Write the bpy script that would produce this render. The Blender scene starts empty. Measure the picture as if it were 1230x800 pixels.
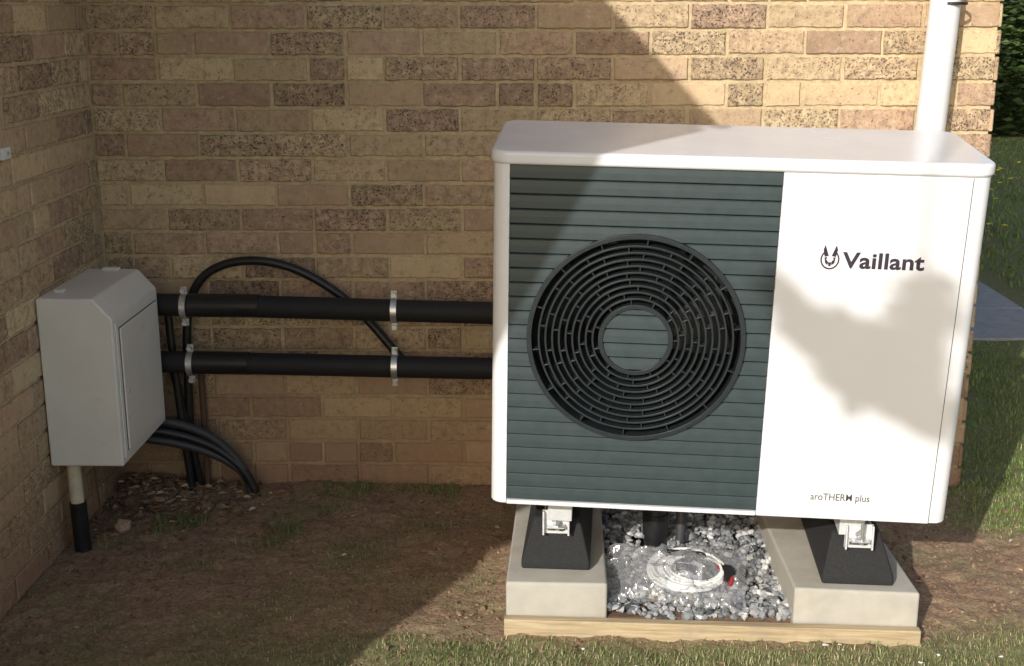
import bpy, bmesh, math, random
import numpy as np
from mathutils import Vector, Matrix, noise
random.seed(7); rng=np.random.default_rng(7)
S=bpy.context.scene
COL=S.collection

# ------------------------------------------------------------ helpers
def new_mat(name):
    m=bpy.data.materials.new(name); m.use_nodes=True
    nt=m.node_tree; b=nt.nodes['Principled BSDF']
    return m,nt,b
def nd(nt,t,**kw):
    n=nt.nodes.new(t)
    for k,v in kw.items():
        if k in n.inputs: n.inputs[k].default_value=v
        else: setattr(n,k,v)
    return n
def noise_n(nt,scale,detail=4,rough=.6,vec=None):
    n=nd(nt,'ShaderNodeTexNoise'); n.inputs['Scale'].default_value=scale
    n.inputs['Detail'].default_value=min(detail,4); n.inputs['Roughness'].default_value=rough
    if vec is not None: nt.links.new(vec,n.inputs['Vector'])
    return n
def ramp(nt,fac,stops):
    r=nd(nt,'ShaderNodeValToRGB'); e=r.color_ramp.elements
    while len(e)<len(stops): e.new(.5)
    for i,(p,c) in enumerate(stops):
        e[i].position=p; e[i].color=(c,c,c,1) if isinstance(c,(int,float)) else (*c,1)
    nt.links.new(fac,r.inputs[0]); return r
def mix(nt,fac,a,b,mode='MIX'):
    m=nd(nt,'ShaderNodeMix'); m.data_type='RGBA'; m.blend_type=mode
    for v,i in ((fac,0),(a,6),(b,7)):
        if isinstance(v,(int,float)): m.inputs[i].default_value=v
        elif isinstance(v,tuple): m.inputs[i].default_value=(*v,1)
        else: nt.links.new(v,m.inputs[i])
    return m.outputs[2]
def math_n(nt,op,a,b=0.,clamp=False):
    m=nd(nt,'ShaderNodeMath'); m.operation=op; m.use_clamp=clamp
    for v,i in ((a,0),(b,1)):
        if isinstance(v,(int,float)): m.inputs[i].default_value=v
        else: nt.links.new(v,m.inputs[i])
    return m.outputs[0]
def bump(nt,b,h,strength,dist):
    n=nd(nt,'ShaderNodeBump'); n.inputs['Strength'].default_value=strength; n.inputs['Distance'].default_value=dist
    nt.links.new(h,n.inputs['Height']); nt.links.new(n.outputs[0],b.inputs['Normal'])
def simple(name,col,rough=.5,metal=0,nscale=40,var=.12,bst=.0,dirt=None):
    m,nt,b=new_mat(name)
    g=nd(nt,'ShaderNodeTexCoord')
    n=noise_n(nt,nscale,4,.6,g.outputs['Object'])
    lo=tuple(c*(1-var) for c in col); hi=tuple(min(1,c*(1+var)) for c in col)
    r=ramp(nt,n.outputs[0],[(.3,lo),(.7,hi)]); out=r.outputs[0]
    if dirt:
        n2=noise_n(nt,dirt[0],4,.7,g.outputs['Object']); r2=ramp(nt,n2.outputs[0],[(dirt[1],0.),(dirt[1]+.2,dirt[2])])
        out=mix(nt,r2.outputs[0],out,dirt[3])
    nt.links.new(out,b.inputs['Base Color'])
    rr=ramp(nt,n.outputs[0],[(.3,max(0,rough-.06)),(.7,min(1,rough+.06))]); nt.links.new(rr.outputs[0],b.inputs['Roughness'])
    b.inputs['Metallic'].default_value=metal
    if bst: bump(nt,b,n.outputs[0],bst,.002)
    return m
def mk(name,verts,faces,mat=None,parent=None,smooth=False,fcol=None):
    me=bpy.data.meshes.new(name); me.from_pydata([tuple(v) for v in verts],[],faces); me.update()
    if fcol is not None:
        a=me.attributes.new('rnd','FLOAT_COLOR','FACE'); a.data.foreach_set('color',np.asarray(fcol,dtype=np.float32).ravel())
    if smooth: me.polygons.foreach_set('use_smooth',[True]*len(me.polygons))
    o=bpy.data.objects.new(name,me); COL.objects.link(o)
    if mat: me.materials.append(mat)
    if parent: o.parent=parent
    return o
def empty(name,M=None,parent=None):
    e=bpy.data.objects.new(name,None); COL.objects.link(e); e.empty_display_size=.1
    if M is not None: e.matrix_world=M
    if parent: e.parent=parent
    return e
def bevel(o,w,seg=2,ang=30):
    m=o.modifiers.new('b','BEVEL'); m.width=w; m.segments=seg; m.limit_method='ANGLE'; m.angle_limit=math.radians(ang)
    m.harden_normals=False
    o.data.polygons.foreach_set('use_smooth',[True]*len(o.data.polygons))
    w2=o.modifiers.new('w','WEIGHTED_NORMAL'); w2.keep_sharp=True
    return o
def box(name,x0,x1,y0,y1,z0,z1,mat,parent=None,bw=0):
    v=[(x,y,z) for z in (z0,z1) for x,y in ((x0,y0),(x1,y0),(x1,y1),(x0,y1))]
    f=[(3,2,1,0),(4,5,6,7),(0,1,5,4),(1,2,6,5),(2,3,7,6),(3,0,4,7)]
    o=mk(name,v,f,mat,parent)
    if bw: bevel(o,bw)
    return o
def prism(name,poly,a0,a1,axis,mat,parent=None,bw=0):
    n=len(poly); P=[]
    for a in (a0,a1):
        for p in poly: P.append((p[0],p[1],a) if axis=='z' else ((p[0],a,p[1]) if axis=='y' else (a,p[0],p[1])))
    f=[tuple(range(n)),tuple(range(2*n-1,n-1,-1))]+[(i,i+n,(i+1)%n+n,(i+1)%n) for i in range(n)]
    o=mk(name,P,f,mat,parent)
    bm=bmesh.new(); bm.from_mesh(o.data); bmesh.ops.recalc_face_normals(bm,faces=bm.faces); bm.to_mesh(o.data); bm.free()
    if bw: bevel(o,bw)
    return o
def tube(name,pts,r,mat,parent=None,res=10,radii=None):
    c=bpy.data.curves.new(name,'CURVE'); c.dimensions='3D'; c.bevel_depth=r; c.bevel_resolution=res//3+1; c.use_fill_caps=True
    s=c.splines.new('NURBS' if len(pts)>2 else 'POLY'); s.points.add(len(pts)-1)
    for i,p in enumerate(pts):
        s.points[i].co=(*p,1)
        if radii: s.points[i].radius=radii[i]
    if len(pts)>2: s.order_u=min(4,len(pts)); s.use_endpoint_u=True; s.resolution_u=8
    ob=bpy.data.objects.new(name,c); COL.objects.link(ob)
    dg=bpy.context.evaluated_depsgraph_get(); me=bpy.data.meshes.new_from_object(ob.evaluated_get(dg))
    bpy.data.objects.remove(ob); me.name=name
    o=bpy.data.objects.new(name,me); COL.objects.link(o); me.materials.clear(); me.materials.append(mat)
    me.polygons.foreach_set('use_smooth',[True]*len(me.polygons))
    if parent: o.parent=parent
    return o
def ring(name,cx,cz,r0,r1,y0,y1,mat,parent,seg=96,bw=0):
    v=[];f=[]
    for i in range(seg):
        a=2*math.pi*i/seg; c,s=math.cos(a),math.sin(a)
        for r,y in ((r0,y0),(r1,y0),(r1,y1),(r0,y1)): v.append((cx+r*c,y,cz+r*s))
    for i in range(seg):
        j=(i+1)%seg
        for k in range(4): f.append((i*4+k,j*4+k,j*4+(k+1)%4,i*4+(k+1)%4))
    o=mk(name,v,f,mat,parent)
    bm=bmesh.new(); bm.from_mesh(o.data); bmesh.ops.recalc_face_normals(bm,faces=bm.faces); bm.to_mesh(o.data); bm.free()
    return o
def join(objs,name,parent=None):
    dg=bpy.context.evaluated_depsgraph_get()
    V=[];F=[];mi=[];mats=[]
    for o in objs:
        me=bpy.data.meshes.new_from_object(o.evaluated_get(dg)); off=len(V); M=o.matrix_basis
        V+= [tuple(M@v.co) for v in me.vertices]
        for p in me.polygons:
            F.append(tuple(off+i for i in p.vertices)); mt=o.data.materials[0]
            if mt not in mats: mats.append(mt)
            mi.append((mats.index(mt),p.use_smooth))
    res=mk(name,V,F,None,parent)
    for m in mats: res.data.materials.append(m)
    for p,(a,b) in zip(res.data.polygons,mi): p.material_index=a; p.use_smooth=b
    for o in objs: bpy.data.objects.remove(o)
    return res

# ------------------------------------------------------------ materials
def brick_mat():
    m,nt,b=new_mat('brick')
    g=nd(nt,'ShaderNodeNewGeometry'); pos=g.outputs['Position']
    at=nd(nt,'ShaderNodeAttribute'); at.attribute_name='rnd'
    sp=nd(nt,'ShaderNodeSeparateColor'); nt.links.new(at.outputs['Color'],sp.inputs[0])
    n1=noise_n(nt,17,4,.7,pos)
    hv=math_n(nt,'ADD',math_n(nt,'MULTIPLY',sp.outputs[0],.75),math_n(nt,'MULTIPLY',math_n(nt,'SUBTRACT',n1.outputs[0],.37),1.1))
    base=ramp(nt,hv,[(0.,(.70,.555,.335)),(.3,(.65,.49,.30)),(.55,(.59,.425,.27)),(.8,(.53,.36,.245)),(1.,(.42,.295,.20))])
    vj=ramp(nt,sp.outputs[1],[(0,(.82,.81,.81)),(1,(1.10,1.10,1.09))])
    c=mix(nt,1.,base.outputs[0],vj.outputs[0],'MULTIPLY')
    n2=noise_n(nt,42,4,.75,pos)
    sm=math_n(nt,'ADD',n2.outputs[0],math_n(nt,'MULTIPLY',sp.outputs[2],.15))
    c=mix(nt,ramp(nt,sm,[(.56,0.),(.78,.68)]).outputs[0],c,(.20,.145,.105))
    c=mix(nt,ramp(nt,n2.outputs[0],[(.30,.55),(.42,0.)]).outputs[0],c,(.74,.64,.45))
    v=nd(nt,'ShaderNodeTexVoronoi'); v.inputs['Scale'].default_value=125; v.inputs['Randomness'].default_value=1; nt.links.new(pos,v.inputs['Vector'])
    thr=math_n(nt,'SUBTRACT',math_n(nt,'ADD',math_n(nt,'MULTIPLY',n1.outputs[0],1.1),math_n(nt,'MULTIPLY',sp.outputs[2],.34)),.59)
    pit=math_n(nt,'MULTIPLY',math_n(nt,'SUBTRACT',thr,v.outputs['Distance']),9,True)
    n3=noise_n(nt,115,3,.75,pos)
    pit2=math_n(nt,'MULTIPLY',math_n(nt,'SUBTRACT',n3.outputs[0],math_n(nt,'SUBTRACT',.66,math_n(nt,'MULTIPLY',sp.outputs[2],.10))),14,True)
    pits=math_n(nt,'MAXIMUM',pit,pit2)
    c=mix(nt,math_n(nt,'MULTIPLY',pits,.8),c,(.065,.05,.04))
    sx=nd(nt,'ShaderNodeSeparateXYZ'); nt.links.new(pos,sx.inputs[0])
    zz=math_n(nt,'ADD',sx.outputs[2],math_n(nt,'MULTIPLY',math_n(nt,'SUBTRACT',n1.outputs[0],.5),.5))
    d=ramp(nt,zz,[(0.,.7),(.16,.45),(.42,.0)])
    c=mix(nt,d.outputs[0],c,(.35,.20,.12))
    nt.links.new(c,b.inputs['Base Color']); b.inputs['Roughness'].default_value=.92; b.inputs['Specular IOR Level'].default_value=.2
    h=math_n(nt,'SUBTRACT',n3.outputs[0],math_n(nt,'MULTIPLY',pit2,.8))
    bump(nt,b,h,.8,.0035)
    return m
def mortar_mat():
    m,nt,b=new_mat('mortar')
    g=nd(nt,'ShaderNodeNewGeometry'); pos=g.outputs['Position']
    n=noise_n(nt,60,4,.75,pos); n1=noise_n(nt,5,3,.6,pos)
    c=ramp(nt,n.outputs[0],[(.3,(.46,.36,.215)),(.55,(.62,.50,.315)),(.75,(.72,.61,.42))]).outputs[0]
    c=mix(nt,.6,c,ramp(nt,n1.outputs[0],[(.3,(.78,.74,.69)),(.7,(1.12,1.12,1.08))]).outputs[0],'MULTIPLY')
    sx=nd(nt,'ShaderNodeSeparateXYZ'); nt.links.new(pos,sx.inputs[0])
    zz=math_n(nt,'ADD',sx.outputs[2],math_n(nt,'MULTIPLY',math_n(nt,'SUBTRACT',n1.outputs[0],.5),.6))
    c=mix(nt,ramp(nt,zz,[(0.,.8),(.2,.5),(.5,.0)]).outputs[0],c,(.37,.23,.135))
    nt.links.new(c,b.inputs['Base Color']); b.inputs['Roughness'].default_value=.95
    bump(nt,b,n.outputs[0],.8,.004)
    return m
BR=brick_mat(); MO=mortar_mat()
WHITE=simple('white_powder_coat',(.745,.75,.77),.32,0,6,.015)
LIDM=simple('lid_white',(.75,.755,.775),.22,0,5,.015,dirt=(25,.66,.2,(.45,.42,.38)))
DARK=simple('slate_green_plastic',(.029,.047,.051),.42,0,30,.08)
FIN=simple('fan_grille_plastic',(.017,.023,.025),.38,0,60,.1)
SHADEB=simple('painted_shade_black',(.006,.007,.008),.8)
INK=simple('logo_ink',(.03,.02,.04),.6)
INKG=simple('lettering_grey',(.06,.06,.065),.6)
FOAM=simple('black_foam_insulation',(.014,.014,.015),.7,0,120,.35,.5)
CABLE=simple('black_cable',(.016,.016,.018),.38,0,50,.2)
STEEL=simple('galvanised_steel',(.66,.67,.68),.33,.8,120,.15,.15)
BRKT=simple('aluminium_bracket',(.70,.71,.73),.4,.2,60,.08)
RUB=simple('recycled_rubber',(.018,.018,.019),.85,0,260,.6,.9,dirt=(300,.60,.5,(.09,.09,.09)))
CONC=simple('concrete',(.44,.415,.36),.9,0,14,.10,.15,dirt=(5,.50,.5,(.33,.285,.22)))
BOXM=simple('meter_box_grp',(.82,.80,.74),.42,0,7,.04,.1,dirt=(16,.58,.3,(.50,.46,.38)))
BOXD=simple('meter_box_seam',(.20,.19,.17),.7)
BEIGE=simple('beige_pipe',(.68,.60,.46),.5)
COPPER=simple('copper',(.55,.24,.12),.35,.9)
RED=simple('red_plastic',(.45,.05,.03),.5)
UPVC=simple('white_upvc',(.78,.78,.785),.3,0,10,.02,dirt=(12,.62,.15,(.5,.48,.42)))
GREYP=simple('grey_conduit',(.05,.05,.055),.5)
TILE=simple('roof_tile',(.12,.08,.065),.85,0,30,.3,.4)
FASC=simple('fascia_white',(.75,.75,.73),.5)
SLAB=simple('paving_slab',(.34,.34,.345),.9,0,25,.15,.4,dirt=(6,.55,.3,(.18,.17,.15)))
BOUNCE=simple('bounce_slab',(.50,.47,.42),.9,0,8,.12,.2,dirt=(3,.55,.3,(.38,.35,.30)))  # pale tone for the added out-of-view paving that bounces light
BARK=simple('bark',(.10,.075,.055),.9,0,40,.4,.8)
def wood_mat():
    m,nt,b=new_mat('sawn_timber')
    g=nd(nt,'ShaderNodeTexCoord'); mp=nd(nt,'ShaderNodeMapping'); mp.inputs['Scale'].default_value=(2,60,60)
    nt.links.new(g.outputs['Object'],mp.inputs[0]); n=noise_n(nt,2.2,4,.6,mp.outputs[0])
    n2=noise_n(nt,6,4,.7,g.outputs['Object'])
    r=ramp(nt,n.outputs[0],[(.3,(.33,.245,.14)),(.55,(.48,.38,.23)),(.75,(.57,.475,.31))])
    c=mix(nt,ramp(nt,n2.outputs[0],[(.5,0.),(.65,.6)]).outputs[0],r.outputs[0],(.31,.26,.19))
    nt.links.new(c,b.inputs['Base Color'])
    b.inputs['Roughness'].default_value=.75; bump(nt,b,n.outputs[0],.4,.002); return m
WOOD=wood_mat()
def attr_mat(name,stops,rough=.8,nscale=0):
    m,nt,b=new_mat(name); at=nd(nt,'ShaderNodeAttribute'); at.attribute_name='rnd'
    sp=nd(nt,'ShaderNodeSeparateColor'); nt.links.new(at.outputs['Color'],sp.inputs[0])
    r=ramp(nt,sp.outputs[0],stops); c=r.outputs[0]
    if nscale:
        g=nd(nt,'ShaderNodeNewGeometry'); n=noise_n(nt,nscale,3,.7,g.outputs['Position'])
        c=mix(nt,.8,c,ramp(nt,n.outputs[0],[(.3,.65),(.7,1.25)]).outputs[0],'MULTIPLY')
    nt.links.new(c,b.inputs['Base Color']); b.inputs['Roughness'].default_value=rough
    b.inputs['Specular IOR Level'].default_value=.3
    return m
GRASSM=attr_mat('grass_blades',[(0,(.10,.145,.04)),(.4,(.19,.235,.08)),(.7,(.31,.32,.14)),(1,(.52,.46,.28))],.6)
LAWNM=attr_mat('lawn_blades',[(0,(.09,.16,.03)),(.5,(.17,.26,.06)),(.85,(.28,.36,.10)),(1,(.42,.40,.18))],.6)
LEAFM=attr_mat('leaves',[(0,(.025,.045,.014)),(.6,(.065,.105,.03)),(1,(.13,.19,.05))],.55)
STONEM=attr_mat('gravel_stone',[(0,(.07,.075,.08)),(.35,(.19,.20,.21)),(.65,(.35,.355,.36)),(1,(.64,.63,.61))],.9,90)
CLODM=attr_mat('soil_clods',[(0,(.17,.105,.068)),(.6,(.31,.20,.13)),(.85,(.41,.30,.20)),(1,(.48,.40,.31))],.95,80)
LITTERM=attr_mat('dead_leaves',[(0,(.15,.08,.045)),(.6,(.31,.18,.10)),(.9,(.48,.35,.22)),(1,(.62,.54,.42))],.8)

# ------------------------------------------------------------ ground
def ss(a,b,x):
    t=min(1,max(0,(x-a)/(b-a))); return t*t*(3-2*t)
def nz(x,y,s,o=0): return noise.noise((x*s+o,y*s-o,o*.7))
def grass_density(x,y):
    n=nz(x,y,1.6,3)*.9+nz(x,y,5,9)*.7+nz(x,y,14,4)*.3
    front=ss(-.88,-1.12,y+.10*n)*(.26+.74*ss(.45,1.05,x-.5*(y+1.05)+.3*n))
    front=max(front,ss(-1.02,-1.08,y)*ss(1.0,1.2,x))
    right=ss(2.42,2.72,x+.12*n)*ss(-.42,-.22,y+.10*n)
    right=max(right, ss(2.75,3.1,x+.15*n)*.9)
    patch=ss(.08,.5,n)*.38*ss(-.05,-.3,y)
    strip=ss(.35,.1,abs(y+.07)*4)*ss(.2,.5,nz(x,y,6,2))*.8
    if 1.23<x<2.3 and -1.0<y<-.1: return 0
    if 0<x and y>0 and x<2.68: return 0
    return min(1,max(front,right,patch,strip))
def gh(x,y):
    near=ss(6,2,abs(x-1.3))*ss(6,2,abs(y+.8))
    z=.010*nz(x,y,2.2,1)+.008*nz(x,y,9,5)+near*(.0065*nz(x,y,28,7)+.0045*nz(x,y,70,8))
    z+= .03*ss(.22,0,y*-1)*ss(.0,.6,.6-x)+.012*ss(.25,0,-y)
    return z-.004
def axis_pts(lo,hi,d0,d1,step):
    a=list(np.arange(d0,d1,step)); x=d0; s=step
    while x>lo: s*=1.35; x-=s; a.insert(0,x)
    x=a[-1]; s=step
    while x<hi: s*=1.35; x+=s; a.append(x)
    return a
xs=axis_pts(-160,160,-.1,3.1,.0105); ys=axis_pts(-160,160,-1.6,.05,.0105)
V=[];gd=[]
for y in ys:
    for x in xs:
        V.append((x,y,gh(x,y))); gd.append(grass_density(x,y))
nx=len(xs); F=[(j*nx+i,j*nx+i+1,(j+1)*nx+i+1,(j+1)*nx+i) for j in range(len(ys)-1) for i in range(nx-1)]
def ground_mat():
    m,nt,b=new_mat('soil_and_grass')
    g=nd(nt,'ShaderNodeNewGeometry'); pos=g.outputs['Position']
    at=nd(nt,'ShaderNodeAttribute'); at.attribute_name='grass'
    n=noise_n(nt,9,4,.7,pos); nf=noise_n(nt,90,4,.75,pos); nl=noise_n(nt,2.2,3,.6,pos)
    soil=ramp(nt,nf.outputs[0],[(.25,(.18,.118,.078)),(.5,(.37,.25,.165)),(.72,(.52,.39,.275))]).outputs[0]
    soil=mix(nt,.7,soil,ramp(nt,n.outputs[0],[(.3,(.64,.60,.58)),(.7,(1.2,1.17,1.14))]).outputs[0],'MULTIPLY')
    moss=mix(nt,ramp(nt,nf.outputs[0],[(.35,0.),(.65,1.)]).outputs[0],(.15,.14,.065),(.30,.275,.15))
    soil=mix(nt,ramp(nt,math_n(nt,'ADD',math_n(nt,'MULTIPLY',n.outputs[0],.6),math_n(nt,'MULTIPLY',nl.outputs[0],.5)),[(.54,0.),(.68,.5)]).outputs[0],soil,moss)
    gr=mix(nt,ramp(nt,nf.outputs[0],[(.3,0.),(.7,1.)]).outputs[0],(.13,.13,.055),(.30,.28,.145))
    c=mix(nt,at.outputs['Fac'],soil,gr)
    nt.links.new(c,b.inputs['Base Color']); b.inputs['Roughness'].default_value=.97; b.inputs['Specular IOR Level'].default_value=.15
    bump(nt,b,nf.outputs[0],.9,.008)
    return m
ground=mk('ground',V,F,ground_mat(),smooth=True)
a=ground.data.attributes.new('grass','FLOAT','POINT'); a.data.foreach_set('value',np.array(gd,dtype=np.float32))

def blades(name,pts,hs,ws,mat,rnd):
    V=[];F=[];C=[]
    for (x,y),h,w,c in zip(pts,hs,ws,rnd):
        a=random.uniform(0,6.283); l=random.uniform(.1,.9)*h; ca,sa=math.cos(a),math.sin(a)
        b=a+1.57+random.uniform(-.6,.6); dx,dy=math.cos(b)*w,math.sin(b)*w; z=gh(x,y)-.002
        i=len(V)
        V+=[(x-dx,y-dy,z),(x+dx,y+dy,z),(x+dx*.7+ca*l*.35,y+dy*.7+sa*l*.35,z+h*.6),(x-dx*.7+ca*l*.35,y-dy*.7+sa*l*.35,z+h*.6),(x+ca*l,y+sa*l,z+h*(.95-.3*l/h))]
        F+=[(i,i+1,i+2,i+3),(i+3,i+2,i+4)]; C+=[(c,0,0,1)]*2
    return mk(name,V,F,mat,fcol=C)
def scatter(n,x0,x1,y0,y1,h0,h1,w,dry=0.):
    pts=[];hs=[];ws=[];rn=[]
    for _ in range(n):
        x=random.uniform(x0,x1);y=random.uniform(y0,y1); d=grass_density(x,y)
        if 2.72<x<3.9 and y>1.8: continue
        if random.random()<d**1.3:
            pts.append((x,y)); k=.45+.55*d; hs.append(random.uniform(h0,h1)*k); ws.append(w*random.uniform(.6,1.3))
            rn.append(min(1,max(0,random.gauss(.45,.25)+dry+.3*nz(x,y,3,6))))
    return pts,hs,ws,rn
a_=scatter(100000,-.0,3.1,-1.6,-.0,.006,.024,.0011,.08)
for (x,y,s,n) in [(.27,-.33,.035,70),(.22,-.38,.03,60),(.31,-.30,.03,50),(.60,-.33,.03,60),(.62,-.40,.03,50),(.56,-.46,.03,50),(.80,-.05,.03,50),(1.0,-.06,.03,50),(1.06,-.05,.025,50),(.93,-.07,.025,40),(.72,-.2,.03,40),(.12,-.48,.03,30),(2.75,-.9,.05,60),(.85,-.5,.05,40),(.4,-.62,.05,40),(1.05,-.33,.04,30)]:
    for _ in range(n):
        a_[0].append((x+random.gauss(0,s),min(-.01,y+random.gauss(0,s*.7)))); a_[1].append(random.uniform(.015,.045)); a_[2].append(.0015); a_[3].append(random.uniform(.0,.55))
for k_,(q1,q2,q3,q4) in enumerate((scatter(34000,2.5,4.3,-.5,2.5,.010,.030,.0019),scatter(30000,3.5,8.,2.,11.,.02,.05,.005))):
    if k_==0: L_=[q1,q2,q3,q4]
    else: L_=[L_[i]+q for i,q in enumerate((q1,q2,q3,q4))]
grass=blades('grass',a_[0],a_[1],a_[2],GRASSM,a_[3])
lawn=blades('lawn_grass',L_[0],L_[1],L_[2],LAWNM,L_[3])

def lumps(name,items,mat,flat=.6):
    V=[];F=[];C=[]
    bm=bmesh.new(); bmesh.ops.create_icosphere(bm,subdivisions=1,radius=1); bv=np.array([v.co[:] for v in bm.verts]); bf=[tuple(v.index for v in f.verts) for f in bm.faces]; bm.free()
    for (x,y,z,s,c) in items:
        sc=np.array([random.uniform(.7,1.3),random.uniform(.6,1.1),random.uniform(.45,.85)])*s
        R=np.array(Matrix.Rotation(random.uniform(0,6.28),3,'Z')@Matrix.Rotation(random.uniform(-.6,.6),3,'X')@Matrix.Rotation(random.uniform(-.6,.6),3,'Y'))
        p=(bv*(1+rng.uniform(-.22,.22,(len(bv),1))))*sc@R.T+np.array([x,y,z]); o=len(V); V+=p.tolist(); F+=[tuple(o+i for i in f) for f in bf]; C+=[(c,0,0,1)]*len(bf)
    return mk(name,V,F,mat,fcol=C)
items=[]
for _ in range(5200):
    x=random.uniform(0,3.0);y=random.uniform(-1.5,0)
    if 1.25<x<2.27 and y>-1: continue
    s=random.choice([.002,.003,.004,.005,.006]) if random.random()<.95 else random.uniform(.007,.012)
    items.append((x,y,gh(x,y)+s*.2,s,random.random()**1.5*.7))
for _ in range(34):
    x=abs(random.gauss(.2,.12))+.02;y=-abs(random.gauss(.06,.10))-.01
    s=random.uniform(.008,.024); items.append((x,y,gh(x,y)+s*.3,s,random.random()*.6))
items.append((.12,-.38,.012,.03,.85)); items.append((.44,-.42,.0,.012,.3))
lumps('soil_clods',items,CLODM)
V=[];F=[];C=[]
def leaf(x,y,s):
    z=gh(x,y)+random.uniform(.003,.018); R=Matrix.Rotation(random.uniform(0,6.28),3,'Z')@Matrix.Rotation(random.uniform(-.9,.9),3,'X'); i=len(V)
    for p in ((-s,0,0),(-.3*s,-s*.4,.3*s),(.5*s,-s*.3,.2*s),(s,0,.05*s),(.4*s,s*.35,.3*s),(-.4*s,s*.4,.25*s)): q=R@Vector(p); V.append((x+q.x,y+q.y,z+q.z))
    F.extend([(i,i+1,i+2,i+3),(i,i+3,i+4,i+5)]);C.extend([(random.random(),0,0,1)]*2)
for _ in range(420):
    x=abs(random.gauss(.16,.18))+.01;y=-abs(random.gauss(.03,.16))-.01
    if x<1.2: leaf(x,y,random.uniform(.006,.018))
for _ in range(160):
    x=random.uniform(.05,1.2);y=-abs(random.gauss(0,.35))-.01
    if y>-1.2: leaf(x,y,random.uniform(.004,.010))
for _ in range(40): leaf(random.uniform(2.3,2.8),random.uniform(-.95,-.4),random.uniform(.005,.012))
mk('dead_leaves',V,F,LITTERM,fcol=C)
tw=empty('twigs')
for _ in range(26):
    x=abs(random.gauss(.2,.25))+.03;y=-abs(random.gauss(.05,.2))-.02;a=random.uniform(0,3.1);L=random.uniform(.02,.06); z=gh(x,y)+.006
    tube('twig',[(x-L*math.cos(a),y-L*math.sin(a),z),(x,y+.004,z+.006),(x+L*math.cos(a),y+L*math.sin(a),z+.002)],random.uniform(.001,.0022),BARK,tw,4)
PET=simple('petal_white',(.8,.78,.74),.6)
def petals(name,plist,mat,s):
    V=[];F=[]
    for x,y,zz,k in plist:
        z=gh(x,y)+zz; i=len(V); n=7; V.append((x,y,z+s*k*.35))
        for t in range(n): a=t*6.283/n; V.append((x+math.cos(a)*s*k,y+math.sin(a)*s*k*random.uniform(.6,1.1),z+random.uniform(-.15,.3)*s*k))
        F+=[(i,i+1+t,i+1+(t+1)%n) for t in range(n)]
    return mk(name,V,F,mat)
petals('fallen_petals',[(random.uniform(1.2,2.6),random.uniform(-1.35,-1.05),.016,random.uniform(.6,1.4)) for _ in range(18)]+[(random.uniform(2.0,2.45),random.uniform(-1.2,-1.05),.018,random.uniform(.9,1.9)) for _ in range(9)],PET,.0045)
petals('dandelion_flowers',[(random.uniform(3.4,6.),random.uniform(3.2,9),.045,random.uniform(.7,1.2)) for _ in range(110)],simple('dandelion_yellow',(.80,.56,.03),.6),.024)

P=empty('paved_path')
for i in range(9):
    for j in range(2): box('slab',2.76+j*.51,2.76+j*.51+.502,1.83+i*.61,1.83+i*.61+.60,-.03,.022,SLAB,P,.006)
# added unseen paving, pale so it bounces sunlight onto the walls
PT=empty('bounce_paving')
for i in range(14):
    for j in range(10): box('slab',.1+i*.605,.1+i*.605+.597,-2.5-j*.605,-2.5-j*.605+.597,-.03,.02,BOUNCE,PT)

# ------------------------------------------------------------ brickwork
def bricks(name,u0,u1,z0,z1,mp,parent,off=.205,hdr=.07):
    V=[];F=[];C=[]
    row=int(round(z0/.075)); nrow=int(round((z1-z0)/.075))
    for k in range(nrow):
        r=row+k; zb=r*.075+.005; zt=zb+.065
        o=off if r%2==1 else off-.1125
        js=[o+.225*i for i in range(-30,60)]
        edges=[]
        for a in js:
            edges.append((a+.005,a+.220)) if random.random()>hdr else edges.extend([(a+.005,a+.1075),(a+.1175,a+.220)])
        for a,b in edges:
            a=max(a,u0); b=min(b,u1)
            if b-a<.03: continue
            a+=random.uniform(-.002,.002); b+=random.uniform(-.002,.002); n0=random.uniform(-.0015,.002); tl=random.uniform(-.0015,.0015)
            zz0=zb+random.uniform(-.0018,.0018); zz1=zt+random.uniform(-.0018,.0018)
            m=max(2,int((b-a)/.014)); loop=[]
            j=lambda s=.0019: random.uniform(-s,s)
            for i in range(m): loop.append((a+(b-a)*i/m,zz0+j(),0,1))
            loop.append((b,zz0+j(),-1,1)); loop.append((b+j(),(zz0+zz1)/2,-1,0))
            for i in range(m): loop.append((b-(b-a)*i/m,zz1+j(),0 if i else -1,-1))
            loop.append((a,zz1+j(),1,-1)); loop.append((a+j(),(zz0+zz1)/2,1,0))
            loop[0]=(*loop[0][:2],1,1)
            N=len(loop); base=len(V)
            for (u,z,iu,iz) in loop: V.append(mp(u,z,-.010))
            for (u,z,iu,iz) in loop: V.append(mp(u,z,-.0025+n0))
            for (u,z,iu,iz) in loop: V.append(mp(u+iu*.003,z+iz*.003+j(.0006),n0+tl*(u-a)/(b-a)+.0006))
            rc=random.random(); pitv=random.random()**1.2
            if random.random()<.3: pitv=min(1,pitv+.4)
            c=(rc,random.random(),pitv,1)
            for i in range(N):
                q=(i+1)%N; F.append((base+i,base+q,base+N+q,base+N+i)); F.append((base+N+i,base+N+q,base+2*N+q,base+2*N+i)); C+=[c,c]
            F.append(tuple(base+2*N+i for i in range(N))); C.append(c)
    return mk(name,V,F,BR,parent,fcol=C)
house=empty('brick_house')
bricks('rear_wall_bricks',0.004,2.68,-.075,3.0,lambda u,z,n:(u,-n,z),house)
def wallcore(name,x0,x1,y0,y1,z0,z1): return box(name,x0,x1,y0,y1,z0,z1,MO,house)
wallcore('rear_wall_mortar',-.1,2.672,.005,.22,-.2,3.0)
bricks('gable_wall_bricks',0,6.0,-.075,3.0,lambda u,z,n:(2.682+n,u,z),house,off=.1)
wallcore('gable_wall_mortar',2.5,2.675,.22,6.,-.2,3.0)
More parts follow.
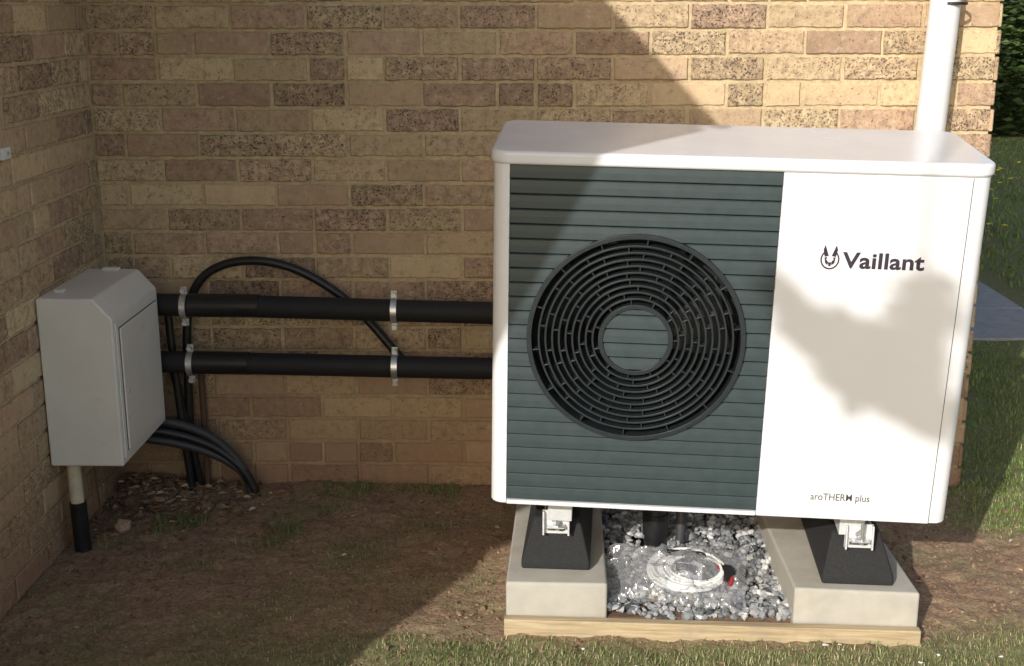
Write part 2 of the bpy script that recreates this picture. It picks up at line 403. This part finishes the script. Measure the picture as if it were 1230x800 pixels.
prism('main_roof_tiles',[(-.22,3.02),(-.22,3.10),(3.0,5.0),(6.3,3.10),(6.3,3.02),(3.0,4.9)],-3.2,2.85,'x',TILE,house)
prism('gable_top',[(0.01,3.0),(6.,3.0),(3.0,4.85)],2.5,2.675,'x',MO,house)
wing=empty('brick_house_wing')
bricks('wing_wall_bricks',-3.0,-.012,-.075,2.325,lambda u,z,n:(n,u,z),wing,off=.16)
box('wing_wall_mortar',-.22,-.006,-2.99,.0,-.2,2.35,MO,wing)
bricks('wing_end_bricks',-2.9,-.004,-.075,2.325,lambda u,z,n:(u,-3.0-n,z),wing,off=.1)
box('wing_end_mortar',-2.9,-.22,-2.99,-2.8,-.2,2.35,MO,wing)
prism('eaves_shadow_caster',[(0.004,1.29),(.66,2.34),(0.004,2.34)],-2.995,-2.93,'y',FASC,wing)  # unseen panel, outline added to cast the sloping shadow edge on the unit
box('soffit',0.003,.66,-2.93,-.002,2.34,2.36,FASC,wing)
prism('wing_roof_tiles',[(.69,2.36),(.69,2.40),(-1.45,3.45),(-3.6,2.40),(-3.6,2.36),(-1.45,3.38)],-3.02,-.002,'y',TILE,wing)

dp=empty('downpipe')
tube('pipe',[(2.435,-.064,-.02),(2.455,-.064,.9),(2.523,-.064,1.65),(2.53,-.064,3.0)],.0435,UPVC,dp,24)
ring0=ring('clip',0,0,.0445,.048,-.004,.004,CABLE,dp,32); ring0.matrix_basis=Matrix.Translation((2.509,-.064,1.497))@Matrix.Rotation(math.radians(90),4,'X')
for i,(dx,dz) in enumerate([(-.052,0),(-.060,.01)]):
    ptsw=[(2.405+.075*z*.9+dx*.3+.004*math.sin(z*31+i*2)+random.uniform(-.004,.004),-.018-.004*i,z) for z in np.arange(.0,2.2,.05)]
    tube('cable_run',ptsw,.0035,CABLE,dp,6)
V=[];F=[];C=[]
for _ in range(150):
    z=random.uniform(1.0,2.0); x=2.405+.0675*z-.02+random.uniform(-.014,.014); y=-.02+random.uniform(-.012,.004); s=random.uniform(.004,.012)
    R=Matrix.Rotation(random.uniform(0,6.28),3,'Y')@Matrix.Rotation(random.uniform(-1,1),3,'X'); i=len(V)
    for p in ((-s,0,0),(0,0,-s*.2),(s,0,0),(0,0,s*.2)): q=R@Vector(p); V.append((x+q.x,y+q.y,z+q.z))
    F.append((i,i+1,i+2,i+3)); C.append((random.random()*.3,0,0,1))
mk('climber_stems',V,F,LITTERM,fcol=C)

# ------------------------------------------------------------ heat pump
o0=Vector((1.227,-.992,.352)); yw,ln,ro=-.059,-.086,-.021
ex=Vector((math.cos(yw)*math.cos(ro),math.sin(yw),math.sin(ro))).normalized(); ez=Vector((-math.sin(ro),ln,1)).normalized(); ey=ez.cross(ex).normalized(); ez=ex.cross(ey)
M=Matrix(((ex.x,ey.x,ez.x,o0.x),(ex.y,ey.y,ez.y,o0.y),(ex.z,ey.z,ez.z,o0.z),(0,0,0,1)))
HP=empty('heat_pump',M)
W,H,D=1.065,.835,.385
def rrect(x0,x1,y0,y1,r,n=8,notch=None):
    p=[]
    for cx,cy,a0 in ((x0+r,y0+r,180),(x1-r,y0+r,270),(x1-r,y1-r,0),(x0+r,y1-r,90)):
        for i in range(n+1):
            a=math.radians(a0+90*i/n); p.append((cx+r*math.cos(a),cy+r*math.sin(a)))
        if notch and a0==180: p+=[(notch[0],y0),(notch[0],y0+notch[2]),(notch[1],y0+notch[2]),(notch[1],y0)]
    return p
GX0,GX1=.038,.626
prism('casing',rrect(0,W,0,D,.03,8,(GX0,GX1,.07)),-.006,H-.022,'z',WHITE,HP,.0015)
lid=prism('lid',rrect(-.007,W+.007,-.008,D+.007,.042,10),H-.024,H+.006,'z',LIDM,HP); bevel(lid,.009,4)
box('bottom_lip',GX0+.001,GX1-.001,-.003,.069,-.0065,.0035,WHITE,HP,.001)
box('service_panel',GX1+.0005,1.022,-.0035,-.0003,-.006,H-.0255,WHITE,HP,.0015)
box('panel_seam',1.0222,1.0235,-.0012,-.0002,-.004,H-.026,INKG,HP)
cx,cz,RR=.326,.4195,.2445
def slats(name,x0,x1,z0,z1,hole=None,disc=None,mat=DARK,y=.0):
    npitch=24; pit=(.812-.004)/npitch; V=[];F=[]
    prof=[(0,.008),(.05,.0075),(.09,-.0005),(.13,-.002),(.55,-.0005),(.93,.0015),(1.0,.0035)]
    zs=[]
    for k in range(npitch):
        for i,(t,d) in enumerate(prof):
            zs.append((.004+pit*(k+t),d))
            if i<len(prof)-1:
                t2,d2=prof[i+1]
                if t2-t>.3: zs+= [(.004+pit*(k+t+(t2-t)*q),d+(d2-d)*q) for q in (.25,.5,.75)]
    def strip(fa,fb,cond=lambda z:True):
        prev=None
        for z,d in zs:
            if not(z0<=z<=z1) or not cond(z): prev=None; continue
            i=len(V); V.extend([(fa(z),y+d,z),(fb(z),y+d,z)])
            if prev is not None: F.append((prev,prev+1,i+1,i))
            prev=i
    if hole:
        h=lambda z: math.sqrt(max(0,hole**2-(z-cz)**2))
        strip(lambda z:x0,lambda z:cx-h(z)); strip(lambda z:cx+h(z),lambda z:x1)
    else:
        h=lambda z: math.sqrt(max(0,disc**2-(z-cz)**2)); strip(lambda z:cx-h(z),lambda z:cx+h(z),lambda z:abs(z-cz)<=disc)
    return mk(name,V,F,mat,HP)
slats('slatted_front',GX0+.001,GX1-.001,.004,.812,hole=RR)
slats('hub_disc',0,1,0,1,disc=.0735,y=-.004)
box('fan_shade_sheet',GX0+.002,GX1-.002,.062,.069,.004,.81,SHADEB,HP)  # black backing sheet, the shade of the recess is put into its colour
fr=[ring('r',cx,cz,RR-.010,RR+.001,-.009,.05,FIN,None,128),ring('r',cx,cz,.0735,.084,-.009,.03,FIN,None,96)]
radii=[]; r=.0965
while r<.230: radii.append(r); r+=.0152
for r in radii: fr.append(ring('r',cx,cz,r-.0024,r+.0024,-.0055,.026,FIN,None,128))
allr=[.079]+radii+[.2395]
for gi in range(len(allr)-1):
    ra,rb=allr[gi]+.001,allr[gi+1]-.001; n=11 if gi<4 else 14
    for q in range(n):
        a=2*math.pi*q/n+gi*.21+(.5 if gi%2 else 0)
        b_=box('rib',ra,rb,-.004,.022,-.0016,.0016,FIN,None)
        b_.matrix_basis=Matrix.Translation((cx,0,cz))@Matrix.Rotation(-a,4,'Y'); fr.append(b_)
bpy.context.view_layer.update()
fg=join(fr,'fan_grille',HP); bevel(fg,.0009,2)
fb=[]
for q in range(5):
    a=q*2*math.pi/5; v=[];f=[]
    for i in range(9):
        rr=.05+.175*i/8
        for s in (-1,1): aa=a+s*.42+.25*i/8; v.append((cx+rr*math.cos(aa),.048+.01*s,cz+rr*math.sin(aa)))
    for i in range(8): f.append((2*i,2*i+1,2*i+3,2*i+2))
    fb.append(mk('b',v,f,FIN))
bpy.context.view_layer.update(); join(fb,'fan_blades',HP)
def text(name,s,x,z,w,h,mat,off=0):
    c=bpy.data.curves.new(name,'FONT'); c.body=s; c.size=1; c.offset=off; c.resolution_u=4; c.space_character=1.0+off*1.2
    ob=bpy.data.objects.new(name,c); COL.objects.link(ob); bpy.context.view_layer.update()
    me=bpy.data.meshes.new_from_object(ob.evaluated_get(bpy.context.evaluated_depsgraph_get())); bpy.data.objects.remove(ob)
    co=np.array([v.co[:] for v in me.vertices]); mn=co.min(0); mxx=co.max(0)
    for v in me.vertices: v.co=(x+(v.co.x-mn[0])/(mxx[0]-mn[0])*w,-.0042,z+(v.co.y-mn[1])/(mxx[1]-mn[1])*h)
    me.materials.clear(); me.materials.append(mat); o=bpy.data.objects.new(name,me); COL.objects.link(o); o.parent=HP
text('brand_lettering','Vaillant',.7655,.603,.176,.037,INK,.028)
text('model_lettering','aroTHERM plus',.748,.037,.135,.023,INKG,.004)
def flat(name,poly,mat,y=-.0043):
    return mk(name,[(p[0],y,p[1]) for p in poly],[tuple(range(len(poly)))],mat,HP)
bx,bz=.739,.622
v=[]
for i in range(40):
    a=2*math.pi*i/40
    for k_ in (1,.84): v.append((bx+.0205*k_*math.cos(a),-.0043,bz+.0225*k_*math.sin(a)))
f=[(2*i,2*((i+1)%40),2*((i+1)%40)+1,2*i+1) for i in range(40) if not(7<=i<=12)]
mk('badge_ring',v,f,INK,HP)
flat('badge_ear_left',[(bx-.003,bz+.008),(bx-.012,bz+.033),(bx-.0155,bz+.022),(bx-.012,bz+.006)],INK)
flat('badge_ear_right',[(bx+.003,bz+.008),(bx+.012,bz+.006),(bx+.0155,bz+.022),(bx+.012,bz+.033)],INK)
flat('badge_face',[(bx-.012,bz+.005),(bx-.010,bz-.008),(bx-.004,bz-.013),(bx-.004,bz-.004),(bx-.008,bz+.0),(bx-.006,bz+.005)],INK,-.0044)
flat('badge_cheek',[(bx+.012,bz+.005),(bx+.006,bz+.005),(bx+.008,bz+.0),(bx+.004,bz-.004),(bx+.004,bz-.013),(bx+.010,bz-.008)],INK,-.0044)
flat('badge_nose',[(bx-.004,bz-.006),(bx+.004,bz-.006),(bx+.002,bz-.015),(bx-.002,bz-.015)],INK,-.0046)

def foot(x,y,rz,name):
    E=empty(name,Matrix.Translation((x,y,.122))@Matrix.Rotation(rz,4,'Z'))
    b0=[(-.086,0),(.086,0),(.086,.50),(-.086,.50)]; t0=[(-.058,.06),(.058,.06),(.058,.44),(-.058,.44)]
    v=[(*p,0) for p in b0]+[(*p,.022) for p in b0]+[(*p,.118) for p in t0]
    f=[(3,2,1,0)]+[(i,(i+1)%4,(i+1)%4+4,i+4) for i in range(4)]+[(i+4,(i+1)%4+4,(i+1)%4+8,i+8) for i in range(4)]+[(8,9,10,11)]
    o=mk('rubber_block',v,f,RUB,E); bevel(o,.006,2)
    box('rail_base',-.030,.030,.03,.43,.119,.123,BRKT,E,.001)
    box('rail_side_left',-.030,-.026,.03,.43,.1232,.150,BRKT,E,.001)
    box('rail_side_right',.026,.030,.03,.43,.1232,.150,BRKT,E,.001)
    box('rail_front_flange',-.034,.034,.024,.0295,.088,.150,BRKT,E,.001)
    box('flange_slot',-.022,.022,.0232,.0238,.096,.104,INKG,E)
    box('flange_rib_left',-.0335,-.029,.010,.0238,.088,.150,BRKT,E,.001); box('flange_rib_right',.029,.0335,.010,.0238,.088,.150,BRKT,E,.001)
    tube('bolt',[(0,.012,.128),(0,.0238,.128)],.011,STEEL,E,12); tube('stud',[(.004,.004,.106),(.004,.004,.16)],.005,STEEL,E,8)
    box('washer_plate',-.022,.022,-.006,.0236,.112,.116,STEEL,E,.001)
    return E
foot(1.385,-.885,yw,'rubber_support_foot')
foot(2.12,-.96,yw*1.2,'rubber_support_foot.001')
for i,(x,y) in enumerate(((1.39,-.62),(2.10,-.70))):
    box('mounting_leg',x-1.227-.03,x-1.227+.03,.10,.36,-.10,-.0065,BRKT,HP,.002)

def beam(p,name='concrete_beam'):
    o=prism(name,p,-.05,.121,'z',CONC); bm=bmesh.new(); bm.from_mesh(o.data); bmesh.ops.subdivide_edges(bm,edges=bm.edges,cuts=6,use_grid_fill=True); bm.to_mesh(o.data); bm.free()
    bevel(o,.007,2); return o
beam([(1.262,-.955),(1.512,-.960),(1.522,-.14),(1.29,-.14)])
beam([(1.965,-.975),(2.262,-1.000),(2.245,-.14),(1.96,-.14)])
tb=prism('timber_edging',[(1.258,-.985),(2.262,-1.03),(2.264,-1.003),(1.26,-.958)],-.05,.036,'z',WOOD); bevel(tb,.003)
gravel=[]
for _ in range(3400):
    x=random.uniform(1.515,1.968);y=random.uniform(-.955,-.13)
    s=random.uniform(.007,.0145); gravel.append((x,y,.035+.02*nz(x,y,6,2)+random.uniform(-.01,.012)+.03*ss(-.9,-.4,y),s,min(1,max(0,random.gauss(.57,.28)))))
lumps('gravel',gravel,STONEM)
box('gravel_bed',1.5,1.98,-.95,-.12,-.03,.028,CLODM)
cp=empty('condensate_pipe'); tube('upright',[(1.66,-.60,.02),(1.66,-.60,.36)],.03,CABLE,cp,16); tube('collar',[(1.66,-.60,.10),(1.66,-.60,.16)],.035,CABLE,cp,16); tube('side_hose',[(1.73,-.58,.04),(1.735,-.57,.2),(1.74,-.5,.36)],.014,GREYP,cp,8)

bag=empty('plastic_bag',Matrix.Translation((1.695,-.82,.086))@Matrix.Rotation(-.16,4,'Z')@Matrix.Rotation(.30,4,'X'))
CW=simple('white_cable',(.78,.77,.74),.45)
for k_ in range(9):
    n=22; rx=.098-.004*k_; ry=.080-.004*k_
    tube('cable_coil',[(.025+rx*math.cos(a)+.003*k_,ry*math.sin(a),.012+.004*(k_%3)+.003*math.sin(3*a+k_)) for a in np.linspace(.2*k_,.2*k_+6.2,n)],.0042,CW,bag,8)
box('instruction_card',-.03,.065,-.036,.036,.004,.006,simple('grey_print',(.60,.61,.63),.5,0,90,.4),bag)
tube('strap',[(.10,.02,.015),(.13,.0,.024),(.15,-.02,.018),(.135,-.045,.012)],.006,simple('dark_red',(.30,.03,.03),.5),bag,8)
for q in range(5): tube('black_lead',[(-.05+.02*q,.04,.022),(-.02+.02*q,.06,.032),(.03+.01*q,.04,.022)],.006,CABLE,bag,8)
for q in range(6): tube('black_lead',[(.10+.007*q,.035-.004*q,.014),(.13,.02+.006*q-.03,.028),(.125+.004*q,-.035+.004*q,.018)],.006,CABLE,bag,8)
for q in range(3): tube('black_lead',[(.0,.0+.01*q,.01),(.02,.012,.02),(.05,-.01+.01*q,.012)],.005,CABLE,bag,8)
nxg,nyg=100,60;V=[];F=[]
for j in range(nyg):
    for i in range(nxg):
        u=i/(nxg-1)*2-1;v_=j/(nyg-1)*2-1
        x=u*.178+.014*nz(u,v_,3,1);y=v_*.105+.014*nz(u,v_,3,5)+.015*u*v_
        dome=.045*max(0,1-abs(u)**3)*max(0,1-abs(v_)**3)
        z=-.008+dome+.018*nz(u*1.5,v_,3.2,2)+.022*(.25-abs(nz(u*1.5,v_,4,4)))+.014*(.2-abs(nz(u,v_,11,6)))
        V.append((x,y,z))
F=[(j*nxg+i,j*nxg+i+1,(j+1)*nxg+i+1,(j+1)*nxg+i) for j in range(nyg-1) for i in range(nxg-1)]
m,nt,b=new_mat('clear_polythene'); tr=nd(nt,'ShaderNodeBsdfTransparent'); tr.inputs[0].default_value=(.95,.96,.97,1); gl=nd(nt,'ShaderNodeBsdfGlossy'); gl.inputs['Roughness'].default_value=.14
df=nd(nt,'ShaderNodeBsdfDiffuse'); df.inputs[0].default_value=(.66,.67,.70,1)
lw=nd(nt,'ShaderNodeLayerWeight'); lw.inputs[0].default_value=.35; m1=nd(nt,'ShaderNodeMixShader'); m1.inputs[0].default_value=.6; nt.links.new(gl.outputs[0],m1.inputs[1]); nt.links.new(df.outputs[0],m1.inputs[2])
m2=nd(nt,'ShaderNodeMixShader'); fc=ramp(nt,lw.outputs['Facing'],[(0,.24),(1,.8)]); nt.links.new(fc.outputs[0],m2.inputs[0]); nt.links.new(tr.outputs[0],m2.inputs[1]); nt.links.new(m1.outputs[0],m2.inputs[2]); nt.links.new(m2.outputs[0],nt.nodes['Material Output'].inputs[0])
mk('polythene',V,F,m,bag,smooth=True)

# ------------------------------------------------------------ insulated pipes
def ins(name,za,zb,sleeve):
    E=empty(name); y=-.12
    tube('foam',[(.17,y,za+.003),(.5,y,za-.002),(.85,y,(za+zb)/2-.002),(1.2,y,zb),(1.5,y,zb-.004),(1.66,y-.02,zb),(1.70,y-.12,zb),(1.70,-.56,zb)],.0335,FOAM,E,20)
    tube('tape_sleeve',[(.29,y,za+.001),(sleeve,y,za-.001)],.0355,CABLE,E,20)
    return E
p1=ins('insulated_pipe',.621,.600,.50); p2=ins('insulated_pipe.001',.442,.427,.46)
def clamp(x,z,par):
    E=empty('pipe_clamp',None,par)
    o=ring('band',0,0,.0362,.039,-.009,.009,STEEL,E,48); o.matrix_basis=Matrix.Translation((x,-.12,z))@Matrix.Rotation(math.radians(90),4,'Z')
    for s in (-1,1):
        a0,a1=(.037,.06)
        box('flange',x-.009,x+.009,-.124,-.1215,*(sorted((z+s*a0,z+s*a1))),STEEL,E,.0008); box('flange_rear',x-.009,x+.009,-.1185,-.116,*(sorted((z+s*a0,z+s*a1))),STEEL,E,.0008)
        tube('bolt',[(x,-.136,z+s*.050),(x,-.108,z+s*.050)],.0045,STEEL,E,8); tube('bolt_head',[(x,-.139,z+s*.050),(x,-.130,z+s*.050)],.0075,STEEL,E,6)
    tube('stand_off',[(x,-.082,z),(x,.004,z)],.006,STEEL,E,8)
for x,z,p in ((.275,.619,p1),(.907,.608,p1),(.283,.440,p2),(.905,.433,p2)): clamp(x,z,p)
lc=empty('electrical_cable')
tube('arc',[(.24,-.045,.02),(.245,-.045,.27),(.25,-.045,.48),(.262,-.045,.62),(.32,-.045,.715),(.44,-.045,.752),(.58,-.045,.735),(.72,-.045,.655),(.83,-.045,.55),(.90,-.05,.455),(.93,-.06,.43)],.0135,CABLE,lc,14)
for dx,dz,r in ((0,0,.016),(.02,.035,.014),(.01,-.03,.014)):
    tube('ground_hose',[(.12,-.14,.235+dz),(.2,-.12,.22+dz),(.30,-.10,.185+dz),(.38,-.09,.13+dz*.6),(.44,-.09,.06),(.46-dx,-.09,-.03)],r,GREYP if dz else CABLE,lc,12)
tube('riser',[(.285,-.03,-.02),(.287,-.03,.2),(.285,-.03,.42)],.010,simple('rusty_pipe',(.12,.07,.05),.7),lc,8)
tube('drop',[(.21,-.08,.6),(.215,-.08,.40),(.235,-.08,.2),(.25,-.08,-.02)],.012,CABLE,lc,8)
tube('drop_b',[(.20,-.07,.46),(.222,-.06,.30),(.262,-.05,.1),(.27,-.05,-.02)],.012,CABLE,lc,8)

# ------------------------------------------------------------ meter box
MB=empty('meter_box')
prism('body',[(0.003,.27),(0.003,.742),(.155,.742),(.205,.685),(.205,.27)],-.565,-.16,'y',BOXM,MB,.006)
box('door_surround',.2052,.209,-.548,-.176,.29,.672,BOXM,MB,.0015)
box('door_gap',.2092,.2100,-.532,-.192,.306,.656,BOXD,MB)
box('door',.2102,.2150,-.529,-.195,.309,.653,BOXM,MB,.002)
tube('door_lock',[(.213,-.505,.47),(.218,-.505,.47)],.006,STEEL,MB,10); tube('door_lock_low',[(.213,-.515,.40),(.2175,-.515,.40)],.004,STEEL,MB,8)
box('hinge_lug',.03,.055,-.50,-.475,.7423,.752,BOXM,MB,.003); box('hinge_lug_rear',.06,.11,-.20,-.18,.7423,.752,BOXM,MB,.003)
tube('beige_riser',[(.045,-.51,.28),(.047,-.51,.13)],.019,BEIGE,MB,14); tube('black_sleeve',[(.047,-.51,.145),(.052,-.51,-.05)],.0235,CABLE,MB,14)
tube('copper_tail',[(.165,-.50,.29),(.165,-.50,.258)],.009,COPPER,MB,10); box('tag',.155,.178,-.512,-.49,.250,.262,RED,MB,.002)
tube('thin_wire',[(.09,-.48,.27),(.092,-.47,.16),(.085,-.44,.03)],.003,simple('brown_wire',(.12,.07,.04),.6),MB,6)
cc=empty('cable_clip'); box('clip_body',0.003,.022,-.715,-.665,1.125,1.155,UPVC,cc,.003); tube('clip_screw',[(.022,-.69,1.14),(.025,-.69,1.14)],.005,STEEL,cc,8)

# ------------------------------------------------------------ hedge
def leafcloud(name,centers,parent=None,size=.03):
    V=[];F=[];C=[]
    for (x,y,z,c) in centers:
        R=Matrix.Rotation(random.uniform(0,6.28),3,'Z')@Matrix.Rotation(random.uniform(-1.3,1.3),3,'X'); s=size*random.uniform(.6,1.4); i=len(V)
        for p in ((-s,0,0),(0,-s*.5,s*.1),(s,0,0),(0,s*.5,s*.1)): q=R@Vector(p); V.append((x+q.x,y+q.y,z+q.z))
        F.append((i,i+1,i+2,i+3)); C.append((c,0,0,1))
    return mk(name,V,F,LEAFM,parent,fcol=C)
hc=[]
for _ in range(32000):
    x=random.uniform(3.5,13);z=random.uniform(0,3.2); n=nz(x,z,1.2,3)
    d=abs(random.gauss(0,.25)); y=11.2+.35*n+.15*nz(x,z,4,8)+d-.25*math.sin(z)
    if z>2.9+.4*n: continue
    hc.append((x,y,z,min(1,max(0,.45+.5*nz(x,z,5,1)-d+random.gauss(0,.2)))))
hedge=leafcloud('hedge',hc,None,.055)
box('hedge_interior',3.5,13,11.6,12.6,0,2.8,LEAFM,hedge)

# added unseen tree, its drooping spray shaped to shadow the white panel
sd=Vector((.396,.815,-.419)).normalized()
tree=empty('shadow_tree')
tube('trunk',[(3.3,-5.8,-.1),(3.25,-5.8,1.5),(3.35,-5.75,3.2),(3.2,-5.8,5.2),(3.3,-5.8,6.5)],.14,BARK,tree,12,[1.2,1,.85,.6,.25])
tube('bough',[(3.3,-5.76,3.9),(2.4,-5.5,4.6),(1.4,-5.3,5.0),(.5,-5.2,4.95),(.1,-5.15,4.6)],.045,BARK,tree,8,[1.4,1,.7,.45,.25])
cl=[]
T=5.0
def onpanel(lx,lz): return o0+ex*lx+ez*lz-sd*T
sx0=onpanel(.96,.52)
tube('drooping_twig',[(.1,-5.15,4.6),(sx0.x+.02,sx0.y,4.0),(sx0.x,sx0.y,3.4),(sx0.x-.02,sx0.y,sx0.z)],.006,BARK,tree,6)
for lx,lz,rx,rz,n in [(.645,.53,.025,.045,80),(.68,.47,.04,.05,160),(.73,.44,.05,.05,200),(.79,.415,.055,.055,270),(.85,.375,.07,.075,420),(.91,.36,.07,.09,450),(.97,.31,.06,.07,350),(1.02,.27,.03,.04,90),(.95,.44,.04,.05,180),(.955,.51,.04,.045,170),(.985,.55,.035,.03,90),(.81,.32,.035,.035,100)]:
    c=onpanel(lx,lz)
    for _ in range(n):
        a=random.uniform(0,6.28); r=math.sqrt(random.random()); cl.append((c.x+rx*r*math.cos(a),c.y+random.gauss(0,.05),c.z+rz*r*math.sin(a),random.random()))
for bx_,by_,bz_,br in [(3.3,-5.8,6.9,1.0),(2.7,-6.0,6.7,.8),(4.1,-5.7,6.5,.8),(3.2,-6.5,6.4,.8),(3.6,-5.1,6.4,.7)]:
    for _ in range(1300):
        v=Vector((random.gauss(0,1),random.gauss(0,1),random.gauss(0,1))).normalized()*br*random.random()**.4*(1+.3*nz(random.random()*3,br,3))
        cl.append((bx_+v.x,by_+v.y,bz_+v.z*.75,random.random()))
leafcloud('foliage',cl,tree,.022)

# ------------------------------------------------------------ light, world, camera
az=math.atan2(-sd.x,-sd.y); el=math.asin(-sd.z)
w=bpy.data.worlds.new('World'); S.world=w; w.use_nodes=True; nt=w.node_tree
sky=nt.nodes.new('ShaderNodeTexSky'); sky.sky_type='NISHITA'; sky.sun_disc=False; sky.sun_elevation=el; sky.sun_rotation=az%(2*math.pi)
sky.dust_density=3.0; sky.air_density=1.3; sky.ozone_density=2.0
nt.links.new(sky.outputs[0],nt.nodes['Background'].inputs[0]); nt.nodes['Background'].inputs[1].default_value=.15
L=bpy.data.lights.new('sun','SUN'); L.energy=3.8; L.angle=math.radians(.53); L.color=(1,.97,.925)
lo=bpy.data.objects.new('sun',L); COL.objects.link(lo); lo.rotation_euler=sd.to_track_quat('-Z','Y').to_euler(); lo.location=(-3,-8,6)
pt,yaw,rl=.251,-.022,-.002; C0=Vector((1.342,-3.825,1.489))
cy,sy=math.cos(yaw),math.sin(yaw);cpp,spp=math.cos(pt),math.sin(pt)
fw=Vector((sy*cpp,cy*cpp,-spp));rt=Vector((cy,-sy,0));up=rt.cross(fw)
R=rt*math.cos(rl)+up*math.sin(rl);U=-rt*math.sin(rl)+up*math.cos(rl)
cam=bpy.data.cameras.new('camera');co=bpy.data.objects.new('camera',cam);COL.objects.link(co)
co.matrix_world=Matrix(((R.x,U.x,-fw.x,C0.x),(R.y,U.y,-fw.y,C0.y),(R.z,U.z,-fw.z,C0.z),(0,0,0,1)))
cam.sensor_fit='HORIZONTAL';cam.sensor_width=36;cam.lens=36*1526.068/1230;cam.clip_end=500;cam.clip_start=.05
S.camera=co
S.view_settings.view_transform='Standard';S.view_settings.look='None';S.view_settings.exposure=0
